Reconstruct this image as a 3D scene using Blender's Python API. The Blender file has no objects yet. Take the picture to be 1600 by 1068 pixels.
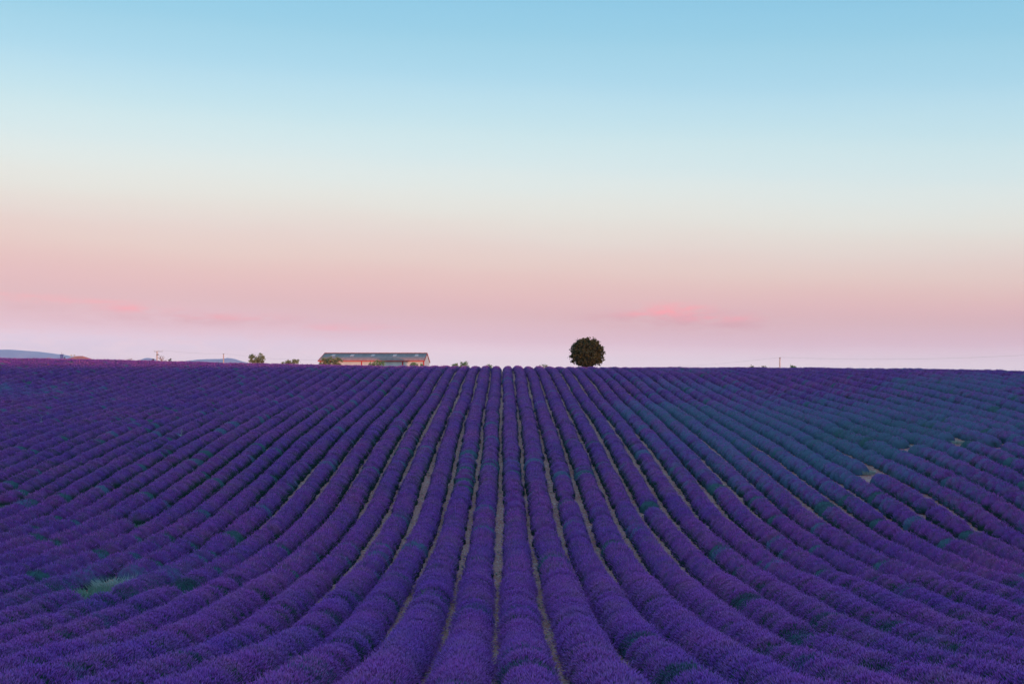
import bpy, bmesh, math, random
import numpy as np

scene = bpy.context.scene
COL = scene.collection
R = math.radians
F = 1556.0          # focal length in photo pixels (35 mm lens on a 36 mm sensor, 1600 px wide)
VX, HY = 787.0, 600.0   # photo position of the point straight ahead at eye level
rng = np.random.default_rng(11)
random.seed(5)

# ------------------------------------------------------------------ camera
cam_data = bpy.data.cameras.new('camera')
cam_data.sensor_width = 36.0
cam_data.lens = 36.0 * F / 1600.0
cam_data.shift_x = (800.0 - VX) / 1600.0
cam_data.shift_y = (HY - 534.0) / 1600.0
cam_data.clip_start = 0.1
cam_data.clip_end = 40000.0
cam = bpy.data.objects.new('camera', cam_data)
cam.rotation_euler = (R(90), 0, 0)
cam.location = (0, 0, 0)
COL.objects.link(cam)
scene.camera = cam

# ------------------------------------------------------------------ light
SUN_EL, SUN_AZ = R(0.8), R(35.0)       # last sun, behind the camera and to its right
sun_dir = (math.cos(SUN_EL) * math.sin(SUN_AZ), -math.cos(SUN_EL) * math.cos(SUN_AZ), math.sin(SUN_EL))
sd = bpy.data.lights.new('sun', 'SUN')
sd.energy = 3.3
sd.angle = R(0.3)
sd.color = (1.0, 0.37, 0.20)
sun = bpy.data.objects.new('sun', sd)
from mathutils import Vector, Matrix
sun.rotation_euler = Vector(sun_dir).to_track_quat('Z', 'Y').to_euler()
COL.objects.link(sun)

world = bpy.data.worlds.new('World')
scene.world = world
world.use_nodes = True
wt = world.node_tree
wt.nodes.clear()


def nd(t, typ, **kw):
    n = t.nodes.new(typ)
    for k, v in kw.items():
        setattr(n, k, v)
    return n


def mth(t, op, a, b=None, c=None, clamp=False):
    n = t.nodes.new('ShaderNodeMath')
    n.operation = op
    n.use_clamp = clamp
    for i, v in enumerate((a, b, c)):
        if v is None:
            continue
        if isinstance(v, (int, float)):
            n.inputs[i].default_value = v
        else:
            t.links.new(v, n.inputs[i])
    return n.outputs[0]


def srgb(r, g, b):
    f = lambda c: (c / 255) / 12.92 if c / 255 <= 0.04045 else ((c / 255 + 0.055) / 1.055) ** 2.4
    return (f(r), f(g), f(b), 1.0)


def ramp(t, fac, stops, interp='LINEAR'):
    n = t.nodes.new('ShaderNodeValToRGB')
    n.color_ramp.interpolation = interp
    e = n.color_ramp.elements
    while len(e) > 1:
        e.remove(e[-1])
    e[0].position, e[0].color = stops[0]
    for p, c in stops[1:]:
        x = e.new(p)
        x.color = c
    if fac is not None:
        t.links.new(fac, n.inputs[0])
    return n.outputs[0]


def mixc(t, fac, a, b, mode='MIX'):
    n = t.nodes.new('ShaderNodeMix')
    n.data_type = 'RGBA'
    n.blend_type = mode
    n.clamp_factor = True
    for sock, v in ((n.inputs[0], fac), (n.inputs[6], a), (n.inputs[7], b)):
        if isinstance(v, (int, float, tuple)):
            sock.default_value = v
        else:
            t.links.new(v, sock)
    return n.outputs[2]


tc = nd(wt, 'ShaderNodeTexCoord')
sp = nd(wt, 'ShaderNodeSeparateXYZ')
wt.links.new(tc.outputs['Generated'], sp.inputs[0])
el = mth(wt, 'MULTIPLY', mth(wt, 'ARCSINE', sp.outputs['Z']), 180 / math.pi)          # degrees above the horizon
az = mth(wt, 'MULTIPLY', mth(wt, 'ARCTAN2', sp.outputs['X'], sp.outputs['Y']), 180 / math.pi)
wob = nd(wt, 'ShaderNodeTexNoise')
wob.inputs['Scale'].default_value = 1.0
wob.inputs['Detail'].default_value = 3.0
cv = nd(wt, 'ShaderNodeCombineXYZ')
wt.links.new(mth(wt, 'MULTIPLY', az, 0.07), cv.inputs[0])
wt.links.new(mth(wt, 'MULTIPLY', el, 0.35), cv.inputs[1])
wt.links.new(cv.outputs[0], wob.inputs['Vector'])
wv = mth(wt, 'MULTIPLY', mth(wt, 'SUBTRACT', wob.outputs['Fac'], 0.5), 1.6)
tilt = mth(wt, 'MULTIPLY', sp.outputs['X'], 3.2)
el2 = mth(wt, 'ADD', el, mth(wt, 'MULTIPLY', mth(wt, 'MULTIPLY', mth(wt, 'ADD', tilt, wv), mth(wt, 'MULTIPLY', el, 0.12, clamp=True)), mth(wt, 'SUBTRACT', 1.35, mth(wt, 'MULTIPLY', el, 0.065), clamp=True)))
half = lambda c: (c[0] * 0.5, c[1] * 0.5, c[2] * 0.5, 1.0)     # the ramp holds half values, the strength below doubles them
SKY = [(0.0, srgb(267, 244, 257)), (1.4, srgb(267, 244, 257)), (2.39, srgb(239, 207, 226)), (3.68, srgb(223, 185, 200)), (5.14, srgb(224, 183, 191)), (6.6, srgb(225, 195, 195)), (8.05, srgb(224, 206, 204)), (9.49, srgb(223, 218, 214)), (10.91, srgb(220, 225, 223)), (12.33, srgb(210, 226, 229)), (14.42, srgb(193, 222, 231)), (16.81, srgb(169, 212, 231)), (19.14, srgb(148, 202, 226)), (21.09, srgb(133, 194, 223)), (30.0, srgb(120, 184, 216)), (50.0, srgb(122, 176, 214)), (90.0, srgb(124, 172, 212))]
xr = mth(wt, 'ADD', sp.outputs['X'], 0.15)
el2 = mth(wt, 'ADD', el2, mth(wt, 'MULTIPLY', mth(wt, 'MULTIPLY', xr, xr), mth(wt, 'MULTIPLY', el, 0.29)))
grad = ramp(wt, mth(wt, 'DIVIDE', el2, 90.0, clamp=True), [(p / 90.0, half(c)) for p, c in SKY], 'CARDINAL')

# thin pink cloud banks low over the horizon
cn = nd(wt, 'ShaderNodeTexNoise')
cn.inputs['Scale'].default_value = 1.0
cn.inputs['Detail'].default_value = 7.0
cn.inputs['Roughness'].default_value = 0.62
cv2 = nd(wt, 'ShaderNodeCombineXYZ')
wt.links.new(mth(wt, 'MULTIPLY', az, 0.55), cv2.inputs[0])
wt.links.new(mth(wt, 'MULTIPLY', el, 1.9), cv2.inputs[1])
wt.links.new(cv2.outputs[0], cn.inputs['Vector'])


def blob(a0, e0, sa, se):
    da = mth(wt, 'DIVIDE', mth(wt, 'SUBTRACT', az, a0), sa)
    de = mth(wt, 'DIVIDE', mth(wt, 'SUBTRACT', el, e0), se)
    q = mth(wt, 'ADD', mth(wt, 'MULTIPLY', da, da), mth(wt, 'MULTIPLY', de, de))
    return mth(wt, 'EXPONENT', mth(wt, 'MULTIPLY', q, -1.0))


def pa(x):
    return math.degrees(math.atan((x - VX) / F))


def pe(x, y):
    return math.degrees(math.atan((HY - y) / math.hypot(F, x - VX)))


def bank(items, lo, gain):
    c = None
    for (cx, cy, sa, se, amp) in items:
        b = mth(wt, 'MULTIPLY', blob(pa(cx), pe(cx, cy), sa, se), amp)
        c = b if c is None else mth(wt, 'MAXIMUM', c, b)
    return mth(wt, 'MULTIPLY', c, mth(wt, 'MULTIPLY', mth(wt, 'SUBTRACT', cn.outputs['Fac'], lo), gain, clamp=True), clamp=True)


lilac = bank([(60, 535, 9.0, 0.75, 0.9), (330, 538, 8.0, 0.6, 0.75)], 0.20, 3.0)
mauve = bank([(1060, 499, 3.8, 0.46, 1.3), (980, 496, 2.6, 0.32, 1.0), (1135, 507, 2.8, 0.42, 1.0), (300, 498, 6.0, 0.40, 0.7), (120, 482, 5.0, 0.25, 0.5)], 0.34, 4.0)
pink = bank([(1050, 485, 1.7, 0.36, 1.4), (1020, 490, 1.6, 0.18, 0.9), (1120, 497, 2.0, 0.20, 0.8), (205, 481, 1.9, 0.22, 0.75), (110, 470, 3.4, 0.16, 0.55),
             (30, 462, 2.4, 0.14, 0.6), (360, 495, 2.4, 0.18, 0.5), (540, 512, 2.6, 0.2, 0.45)], 0.37, 4.5)
sky_c = mixc(wt, mth(wt, 'MULTIPLY', lilac, 0.75), grad, half(srgb(228, 219, 246)))
sky_c = mixc(wt, mth(wt, 'MULTIPLY', mauve, 0.75), sky_c, half(srgb(216, 164, 184)))
sky_c = mixc(wt, mth(wt, 'MULTIPLY', pink, 0.68), sky_c, half(srgb(262, 154, 174)))
# the sunset side (behind the camera) glows warmer, as the physical sky says
nish = nd(wt, 'ShaderNodeTexSky', sky_type='NISHITA')
nish.sun_disc = False
nish.sun_elevation = SUN_EL
nish.sun_rotation = math.atan2(sun_dir[0], sun_dir[1])
bg1 = nd(wt, 'ShaderNodeBackground')
bg1.inputs['Strength'].default_value = 2.0
wt.links.new(sky_c, bg1.inputs['Color'])
bg2 = nd(wt, 'ShaderNodeBackground')
bg2.inputs['Strength'].default_value = 0.08
wt.links.new(nish.outputs[0], bg2.inputs['Color'])
add = nd(wt, 'ShaderNodeAddShader')
wt.links.new(bg1.outputs[0], add.inputs[0])
wt.links.new(bg2.outputs[0], add.inputs[1])
wo = nd(wt, 'ShaderNodeOutputWorld')
wt.links.new(add.outputs[0], wo.inputs['Surface'])

vs = scene.view_settings
vs.view_transform = 'Standard'
vs.look = 'None'
vs.gamma = 1.0
vs.use_curve_mapping = False
vs.exposure = 0.0
scene.cycles.max_bounces = 6
scene.cycles.diffuse_bounces = 2
scene.cycles.volume_bounces = 0
scene.cycles.use_denoising = True

# ------------------------------------------------------------------ materials


def new_mat(name):
    m = bpy.data.materials.new(name)
    m.use_nodes = True
    t = m.node_tree
    b = t.nodes['Principled BSDF']
    b.inputs['Roughness'].default_value = 0.85
    b.inputs['Specular IOR Level'].default_value = 0.15
    return m, t, b


def noise_mat(name, c1, c2, scale=1.0, rough=0.85, bump=0.0, detail=6.0, spec=0.15, stretch=None):
    m, t, b = new_mat(name)
    b.inputs['Roughness'].default_value = rough
    b.inputs['Specular IOR Level'].default_value = spec
    g = nd(t, 'ShaderNodeTexCoord')
    n = nd(t, 'ShaderNodeTexNoise')
    n.inputs['Scale'].default_value = scale
    n.inputs['Detail'].default_value = detail
    vec = g.outputs['Object']
    if stretch:
        mp = nd(t, 'ShaderNodeMapping')
        mp.inputs['Scale'].default_value = stretch
        t.links.new(vec, mp.inputs[0])
        vec = mp.outputs[0]
    t.links.new(vec, n.inputs['Vector'])
    c = ramp(t, n.outputs['Fac'], [(0.33, (*c1, 1)), (0.67, (*c2, 1))])
    t.links.new(c, b.inputs['Base Color'])
    if bump:
        bp = nd(t, 'ShaderNodeBump')
        bp.inputs['Strength'].default_value = bump
        t.links.new(n.outputs['Fac'], bp.inputs['Height'])
        t.links.new(bp.outputs[0], b.inputs['Normal'])
    return m


def lavender_mat():
    m, t, b = new_mat('lavender')
    b.inputs['Roughness'].default_value = 0.8
    b.inputs['Specular IOR Level'].default_value = 0.05
    a = nd(t, 'ShaderNodeAttribute', attribute_type='GEOMETRY', attribute_name='Col')
    tg = nd(t, 'ShaderNodeAttribute', attribute_type='GEOMETRY', attribute_name='tint')
    to = nd(t, 'ShaderNodeAttribute', attribute_type='OBJECT', attribute_name='tint')
    tint = mth(t, 'ADD', tg.outputs['Fac'], to.outputs['Fac'], clamp=True)
    geo = nd(t, 'ShaderNodeNewGeometry')
    n = nd(t, 'ShaderNodeTexNoise')
    n.inputs['Scale'].default_value = 0.16
    n.inputs['Detail'].default_value = 4.0
    t.links.new(geo.outputs['Position'], n.inputs['Vector'])
    shade = ramp(t, n.outputs['Fac'], [(0.3, (0.80, 0.90, 1.02, 1)), (0.7, (1.22, 1.06, 1.0, 1))])
    c = mixc(t, 1.0, a.outputs['Color'], shade, 'MULTIPLY')
    n3 = nd(t, 'ShaderNodeTexNoise')
    n3.inputs['Scale'].default_value = 1.1
    n3.inputs['Detail'].default_value = 2.0
    t.links.new(geo.outputs['Position'], n3.inputs['Vector'])
    faded = mixc(t, 1.0, c, (1.02, 1.5, 0.78, 1), 'MULTIPLY')
    c = mixc(t, mth(t, 'MULTIPLY', mth(t, 'SUBTRACT', n3.outputs['Fac'], 0.42), 2.6, clamp=True), c, faded)
    few = mth(t, 'MULTIPLY', mth(t, 'SUBTRACT', mth(t, 'MULTIPLY', tint, 1.25), a.outputs['Alpha']), 3.0, clamp=True)
    fc = ramp(t, tint, [(0.35, (0.105, 0.150, 0.29, 1)), (0.85, (0.042, 0.115, 0.12, 1))])
    c = mixc(t, mth(t, 'MULTIPLY', few, 0.9), c, fc)
    t.links.new(c, b.inputs['Base Color'])
    return m


def leaf_mat(name, c1, c2, trans=0.25):
    m, t, b = new_mat(name)
    geo = nd(t, 'ShaderNodeNewGeometry')
    c = ramp(t, geo.outputs['Random Per Island'], [(0.0, (*c1, 1)), (1.0, (*c2, 1))])
    t.links.new(c, b.inputs['Base Color'])
    tr = nd(t, 'ShaderNodeBsdfTranslucent')
    t.links.new(c, tr.inputs['Color'])
    mx = nd(t, 'ShaderNodeMixShader')
    mx.inputs[0].default_value = trans
    t.links.new(b.outputs[0], mx.inputs[1])
    t.links.new(tr.outputs[0], mx.inputs[2])
    t.links.new(mx.outputs[0], t.nodes['Material Output'].inputs['Surface'])
    return m


def soil_mat():
    m, t, b = new_mat('soil')
    b.inputs['Roughness'].default_value = 0.95
    geo = nd(t, 'ShaderNodeNewGeometry')
    n1 = nd(t, 'ShaderNodeTexNoise'); n1.inputs['Scale'].default_value = 0.35; n1.inputs['Detail'].default_value = 5
    n2 = nd(t, 'ShaderNodeTexNoise'); n2.inputs['Scale'].default_value = 9.0; n2.inputs['Detail'].default_value = 6
    v = nd(t, 'ShaderNodeTexVoronoi'); v.inputs['Scale'].default_value = 13.0
    for x in (n1, n2, v):
        t.links.new(geo.outputs['Position'], x.inputs['Vector'])
    c = ramp(t, n1.outputs['Fac'], [(0.35, (0.58, 0.20, 0.18, 1)), (0.65, (0.74, 0.30, 0.27, 1))])
    c = mixc(t, 1.0, c, ramp(t, n2.outputs['Fac'], [(0.3, (0.62, 0.62, 0.64, 1)), (0.7, (1.1, 1.1, 1.1, 1))]), 'MULTIPLY')
    c = mixc(t, mth(t, 'GREATER_THAN', v.outputs['Color'], 0.72), c, (0.62, 0.40, 0.36, 1))
    t.links.new(c, b.inputs['Base Color'])
    bp = nd(t, 'ShaderNodeBump')
    bp.inputs['Strength'].default_value = 0.8
    bp.inputs['Distance'].default_value = 0.06
    t.links.new(n2.outputs['Fac'], bp.inputs['Height'])
    t.links.new(bp.outputs[0], b.inputs['Normal'])
    return m


M_LAV = lavender_mat()
M_SOIL = soil_mat()
M_STONE = noise_mat('field_stone', (0.76, 0.36, 0.35), (0.88, 0.60, 0.56), 3.0)
M_HILL = noise_mat('hazy_limestone_scrub', (0.30, 0.32, 0.54), (0.58, 0.52, 0.70), 0.0016, detail=9)  # part of the blue distance haze is mixed into this colour
M_BARK = noise_mat('bark', (0.07, 0.05, 0.04), (0.15, 0.11, 0.08), 4.0, bump=0.4, stretch=(1, 1, 0.2))
M_OAK = leaf_mat('oak_leaves', (0.020, 0.040, 0.024), (0.14, 0.13, 0.055))
M_OLIVE = leaf_mat('olive_leaves', (0.15, 0.20, 0.10), (0.34, 0.38, 0.22))
M_GREEN = leaf_mat('green_leaves', (0.11, 0.22, 0.10), (0.25, 0.40, 0.20))
M_DARK = leaf_mat('dark_leaves', (0.02, 0.02, 0.016), (0.05, 0.036, 0.03))
M_ORANGE = leaf_mat('orange_leaves', (0.30, 0.17, 0.03), (0.48, 0.20, 0.05))
M_STRAW = leaf_mat('dry_grass', (0.27, 0.33, 0.32), (0.50, 0.54, 0.50))
M_WEED = leaf_mat('weed_green', (0.09, 0.18, 0.14), (0.24, 0.34, 0.27))
M_DEAD = noise_mat('dead_wood', (0.24, 0.20, 0.20), (0.34, 0.28, 0.27), 3.0)
M_CONC = noise_mat('pole_concrete', (0.50, 0.40, 0.36), (0.62, 0.50, 0.45), 2.0)
M_STEEL = noise_mat('galvanised_steel', (0.16, 0.18, 0.21), (0.24, 0.26, 0.29), 5.0, rough=0.5, spec=0.4)
M_GLASSY = noise_mat('porcelain', (0.5, 0.5, 0.5), (0.7, 0.7, 0.7), 5.0, rough=0.3, spec=0.5)
M_WIRE = noise_mat('wire', (0.28, 0.27, 0.28), (0.34, 0.32, 0.33), 2.0)
M_RENDER = noise_mat('cream_render', (0.48, 0.58, 0.62), (0.58, 0.68, 0.70), 0.5)
M_RED = noise_mat('red_paint', (0.42, 0.05, 0.05), (0.55, 0.08, 0.07), 2.0, rough=0.5)
M_SHEET = noise_mat('roof_sheet', (0.32, 0.21, 0.21), (0.40, 0.28, 0.28), 0.7, rough=0.6, stretch=(2.2, 0.25, 0.25))
M_SKYL = noise_mat('skylight_sheet', (0.42, 0.36, 0.38), (0.50, 0.44, 0.46), 1.0, rough=0.4, spec=0.4)
M_TERRA = noise_mat('terracotta', (0.66, 0.19, 0.15), (0.80, 0.27, 0.22), 1.2)
M_RIDGE = noise_mat('ridge_tile', (0.26, 0.10, 0.10), (0.34, 0.14, 0.13), 1.2)
M_TOWER = noise_mat('painted_metal', (0.10, 0.16, 0.42), (0.16, 0.20, 0.48), 1.5)
M_GLASS = noise_mat('dark_glass', (0.03, 0.04, 0.05), (0.05, 0.06, 0.07), 1.0, rough=0.15, spec=0.6)

# ------------------------------------------------------------------ object helpers


def tag(o, label=None, cat=None, group=None, kind=None):
    if label: o['label'] = label
    if cat: o['category'] = cat
    if group: o['group'] = group
    if kind: o['kind'] = kind
    return o


def empty(name, loc, rz=0.0):
    o = bpy.data.objects.new(name, None)
    o.empty_display_size = 0.3
    o.location = loc
    o.rotation_euler = (0, 0, rz)
    COL.objects.link(o)
    return o


def raw_mesh(name, verts, tris, mat, smooth=False, attrs=None):
    """triangles (or quads) from numpy arrays"""
    me = bpy.data.meshes.new(name)
    verts = np.ascontiguousarray(verts, dtype=np.float32)
    tris = np.ascontiguousarray(tris, dtype=np.int32)
    k = tris.shape[1]
    me.vertices.add(len(verts))
    me.vertices.foreach_set('co', verts.ravel())
    me.loops.add(tris.size)
    me.loops.foreach_set('vertex_index', tris.ravel())
    me.polygons.add(len(tris))
    me.polygons.foreach_set('loop_start', np.arange(0, tris.size, k, dtype=np.int32))
    if smooth:
        me.polygons.foreach_set('use_smooth', np.ones(len(tris), dtype=bool))
    if attrs:
        for an, (typ, arr) in attrs.items():
            a = me.attributes.new(an, typ, 'POINT')
            a.data.foreach_set('color' if typ == 'FLOAT_COLOR' else 'value', np.ascontiguousarray(arr, dtype=np.float32).ravel())
    me.materials.append(mat)
    me.update(calc_edges=True)
    return me


def link(name, me, parent=None, loc=(0, 0, 0)):
    o = bpy.data.objects.new(name, me)
    o.location = loc
    o.parent = parent
    COL.objects.link(o)
    return o


class MB:
    """collects simple solids into one mesh"""
    def __init__(s):
        s.bm = bmesh.new()

    def box(s, c, d, rz=0.0):
        m = Matrix.Translation(c) @ Matrix.Rotation(rz, 4, 'Z') @ Matrix.Diagonal((*d, 1))
        bmesh.ops.create_cube(s.bm, size=1.0, matrix=m)
        return s

    def tube(s, pts, radii, n=8):
        rings = []
        for i, p in enumerate(pts):
            p = Vector(p)
            a = Vector(pts[max(i - 1, 0)]); b = Vector(pts[min(i + 1, len(pts) - 1)])
            d = (b - a).normalized()
            u = d.orthogonal().normalized(); w = d.cross(u)
            rings.append([s.bm.verts.new(p + (u * math.cos(2 * math.pi * k / n) + w * math.sin(2 * math.pi * k / n)) * radii[i]) for k in range(n)])
        for a, b in zip(rings, rings[1:]):
            for k in range(n):
                s.bm.faces.new((a[k], a[(k + 1) % n], b[(k + 1) % n], b[k]))
        s.bm.faces.new(rings[0][::-1]); s.bm.faces.new(rings[-1])
        return s

    def prism(s, pts, vec):
        a = [s.bm.verts.new(p) for p in pts]
        b = [s.bm.verts.new(Vector(p) + Vector(vec)) for p in pts]
        s.bm.faces.new(a[::-1]); s.bm.faces.new(b)
        n = len(pts)
        for k in range(n):
            s.bm.faces.new((a[k], a[(k + 1) % n], b[(k + 1) % n], b[k]))
        return s

    def build(s, name, mat, parent=None, bevel=0.0):
        if bevel:
            bmesh.ops.bevel(s.bm, geom=list(s.bm.edges), offset=bevel, segments=1, affect='EDGES')
        bmesh.ops.recalc_face_normals(s.bm, faces=list(s.bm.faces))
        me = bpy.data.meshes.new(name)
        s.bm.to_mesh(me); s.bm.free()
        me.materials.append(mat)
        return link(name, me, parent)


# ------------------------------------------------------------------ terrain
KN = np.array([(-590, -14), (-400, -9), (-200, 0.0), (-120, 4.2), (-80, 5.9), (-60, 6.15), (-40, 5.1), (-20, 1.5), (0, -2.2), (10, -4.65), (20.5, -6.52),
               (29.1, -7.8), (40.7, -8.45), (50.9, -8.5), (60, -7.95), (68.2, -6.85), (81, -5.1), (94.5, -3.6), (116, -1.5), (126, -0.35), (140, 1.2),
               (153, 2.08), (162, 2.34), (168, 2.37), (175, 2.28), (200, 1.75), (250, 0.9), (350, -1.0), (600, -8.0), (1500, -25.0), (4000, -45.0), (11000, -60.0)])


def hermite(x, kx, ky):
    s = (ky[1:] - ky[:-1]) / (kx[1:] - kx[:-1])
    h = kx[1:] - kx[:-1]
    m = np.empty_like(ky)
    m[1:-1] = (s[:-1] * h[1:] + s[1:] * h[:-1]) / (h[1:] + h[:-1])
    m[0], m[-1] = s[0], s[-1]
    i = np.clip(np.searchsorted(kx, x) - 1, 0, len(kx) - 2)
    t = np.clip((x - kx[i]) / h[i], 0, 1)
    return ((2 * t**3 - 3 * t**2 + 1) * ky[i] + (t**3 - 2 * t**2 + t) * h[i] * m[i] + (-2 * t**3 + 3 * t**2) * ky[i + 1] + (t**3 - t**2) * h[i] * m[i + 1])


def sstep(x, a, b):
    t = np.clip((x - a) / (b - a), 0, 1)
    return t * t * (3 - 2 * t)


SKYX = np.array([0, 110, 200, 300, 400, 500, 600, 787, 1000, 1200, 1400, 1500, 1600.0])
SKYY = np.array([558.6, 560.2, 561.9, 564.9, 567.2, 569.3, 571.0, 571.7, 572.9, 573.3, 574.3, 575.6, 577.2])
PLANT_H = 0.84


def terrain_uv(X, Y):
    """fan coordinate and stretched distance: the right-hand shoulder of the rise comes closer to the camera"""
    u = np.clip(X / np.maximum(Y, 30.0), -0.6, 0.65)
    D = 166.0 - 60.0 * sstep(u, 0.16, 0.56)
    Yc = np.where(Y > 40, 40 + (Y - 40) * 126.0 / (D - 40), Y)
    far = sstep(Y, 300, 700)
    return u, D, Yc * (1 - far) + Y * far


def ground(X, Y):
    X = np.asarray(X, dtype=float); Y = np.asarray(Y, dtype=float)
    u, D, Yc = terrain_uv(X, Y)
    z = hermite(Yc, KN[:, 0], KN[:, 1]) - 0.16 * sstep(Y, 5, 20)
    slope = (HY - np.interp(u * F + VX, SKYX, SKYY)) / F
    off = slope * D - PLANT_H - 2.21
    r = np.where(off < 0, sstep(Yc, 40, 150), sstep(Yc, 120, 168))
    fade = 1 - sstep(Y, 300, 900)
    z = z + off * r * fade
    z = z + 0.05 * np.sin(X * 0.31 + 1.3 * np.sin(Y * 0.11)) * np.sin(Y * 0.23 + 0.7)
    return z


def gz(x, y):
    return float(ground(x, y))


def pt(px, py, Y):
    """photo pixel at distance Y"""
    return ((px - VX) / F * Y, Y, (HY - py) / F * Y)


def ground_hit(px, py, lift=0.0, y0=18.0, y1=170.0):
    ys = np.linspace(y0, y1, 3000)
    xs = (px - VX) / F * ys
    zs = (HY - py) / F * ys
    d = zs - ground(xs, ys) - lift
    i = int(np.argmax(d <= 0)) if (d <= 0).any() else len(ys) - 1
    return float(xs[i]), float(ys[i])


def axis(dense_lo, dense_hi, step, lo, hi, g=1.16):
    a = list(np.arange(dense_lo, dense_hi + 1e-6, step))
    s = step
    while a[-1] < hi:
        s *= g
        a.append(min(a[-1] + s, hi))
    s = step
    while a[0] > lo:
        s *= g
        a.insert(0, max(a[0] - s, lo))
    return np.array(a)


gx = axis(-110, 80, 1.4, -10000, 10000)
gy = axis(-70, 290, 1.4, -590, 10900)
GX, GY = np.meshgrid(gx, gy)
GZ = ground(GX, GY)
nx, ny = len(gx), len(gy)
idx = np.arange(nx * ny).reshape(ny, nx)
quads = np.stack([idx[:-1, :-1], idx[:-1, 1:], idx[1:, 1:], idx[1:, :-1]], -1).reshape(-1, 4)
tag(link('ground', raw_mesh('ground', np.stack([GX, GY, GZ], -1).reshape(-1, 3), quads, M_SOIL, smooth=True)), kind='structure')

# far hills beyond the plateau: ridges with real depth


def ridge(name, prof, Y0, depth, nx_=160, ny_=30, rough=0.06):
    px_ = np.array([p[0] for p in prof], float); py_ = np.array([p[1] for p in prof], float)
    xs = np.linspace(px_[0], px_[-1], nx_)
    top = (HY - np.interp(xs, px_, py_)) / F * Y0
    t = np.linspace(-1, 1, ny_)
    T, XX = np.meshgrid(t, (xs - VX) / F * Y0)
    TOP = np.repeat(top[:, None], ny_, 1)
    base = -70.0
    bell = np.exp(-(T * 1.9) ** 2)
    prng = np.random.default_rng(hash(name) % 1000 if False else len(prof))
    gul = np.zeros_like(XX)
    for k in range(7):
        fq = 0.0025 * 1.7 ** k
        gul += np.sin(XX * fq + prng.uniform(0, 6) + T * (2 + k) * prng.uniform(-1.4, 1.4)) / 1.45 ** k
    amp = (np.abs(T) > 0.05) * 1.0
    Z = base + (TOP - base) * bell * (1 + rough * gul * amp * 0.5)
    Z = np.where(np.abs(T) <= 0.06, TOP * (1 + 0.002 * gul), np.minimum(Z, TOP * 1.01))
    V = np.stack([XX, Y0 + T * depth, Z], -1).reshape(-1, 3)
    ii = np.arange(nx_ * ny_).reshape(nx_, ny_)
    q = np.stack([ii[:-1, :-1], ii[1:, :-1], ii[1:, 1:], ii[:-1, 1:]], -1).reshape(-1, 4)
    return tag(link(name, raw_mesh(name, V, q, M_HILL, smooth=False)), kind='structure')


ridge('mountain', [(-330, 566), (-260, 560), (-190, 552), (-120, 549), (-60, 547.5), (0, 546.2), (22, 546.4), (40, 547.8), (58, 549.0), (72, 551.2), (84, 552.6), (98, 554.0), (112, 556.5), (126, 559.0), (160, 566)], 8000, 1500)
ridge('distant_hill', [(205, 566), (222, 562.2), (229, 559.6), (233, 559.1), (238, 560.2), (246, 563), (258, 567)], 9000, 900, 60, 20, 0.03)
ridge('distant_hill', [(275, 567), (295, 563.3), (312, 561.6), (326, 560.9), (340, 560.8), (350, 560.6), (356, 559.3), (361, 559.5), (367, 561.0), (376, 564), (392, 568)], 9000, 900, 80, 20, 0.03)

# ------------------------------------------------------------------ lavender
S_ROW = 1.70
ROW0 = 0.36


def pal(n, r):
    """flower colours: violet with a little spread"""
    v = r.random((n, 1))
    a = np.array([[0.49, 0.115, 0.60]]); b = np.array([[0.33, 0.122, 0.59]])
    c = a * v + b * (1 - v)
    return c * r.uniform(0.72, 1.2, (n, 1))


STEM = np.array([0.07, 0.17, 0.14])
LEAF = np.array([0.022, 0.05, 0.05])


def dome_dirs(n, r):
    ph = r.uniform(0, 2 * np.pi, n)
    ct = r.uniform(0.03, 1.0, n) ** 0.66
    st = np.sqrt(1 - ct**2)
    return np.stack([np.cos(ph) * st, np.sin(ph) * st, ct], -1)


RAD = np.array([0.82, 0.72, 0.86])


def bush_core(scale, nu, nv, r, col):
    """low leafy mound inside the spikes"""
    V = [[0, 0, 1.0]]
    for j in range(1, nv + 1):
        th = j / nv * (math.pi / 2) * 1.05
        for i in range(nu):
            a = 2 * math.pi * i / nu
            k = 1 + r.uniform(-0.07, 0.07)
            V.append([math.cos(a) * math.sin(th) * k, math.sin(a) * math.sin(th) * k, max(math.cos(th), -0.05) * k])
    V = np.array(V) * RAD * scale
    T = [[0, 1 + i, 1 + (i + 1) % nu] for i in range(nu)]
    for j in range(nv - 1):
        o1, o2 = 1 + j * nu, 1 + (j + 1) * nu
        for i in range(nu):
            i2 = (i + 1) % nu
            T += [[o1 + i, o2 + i, o2 + i2], [o1 + i, o2 + i2, o1 + i2]]
    C = np.repeat(np.array([col]), len(V), 0)
    return V, np.array(T), C


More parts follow.
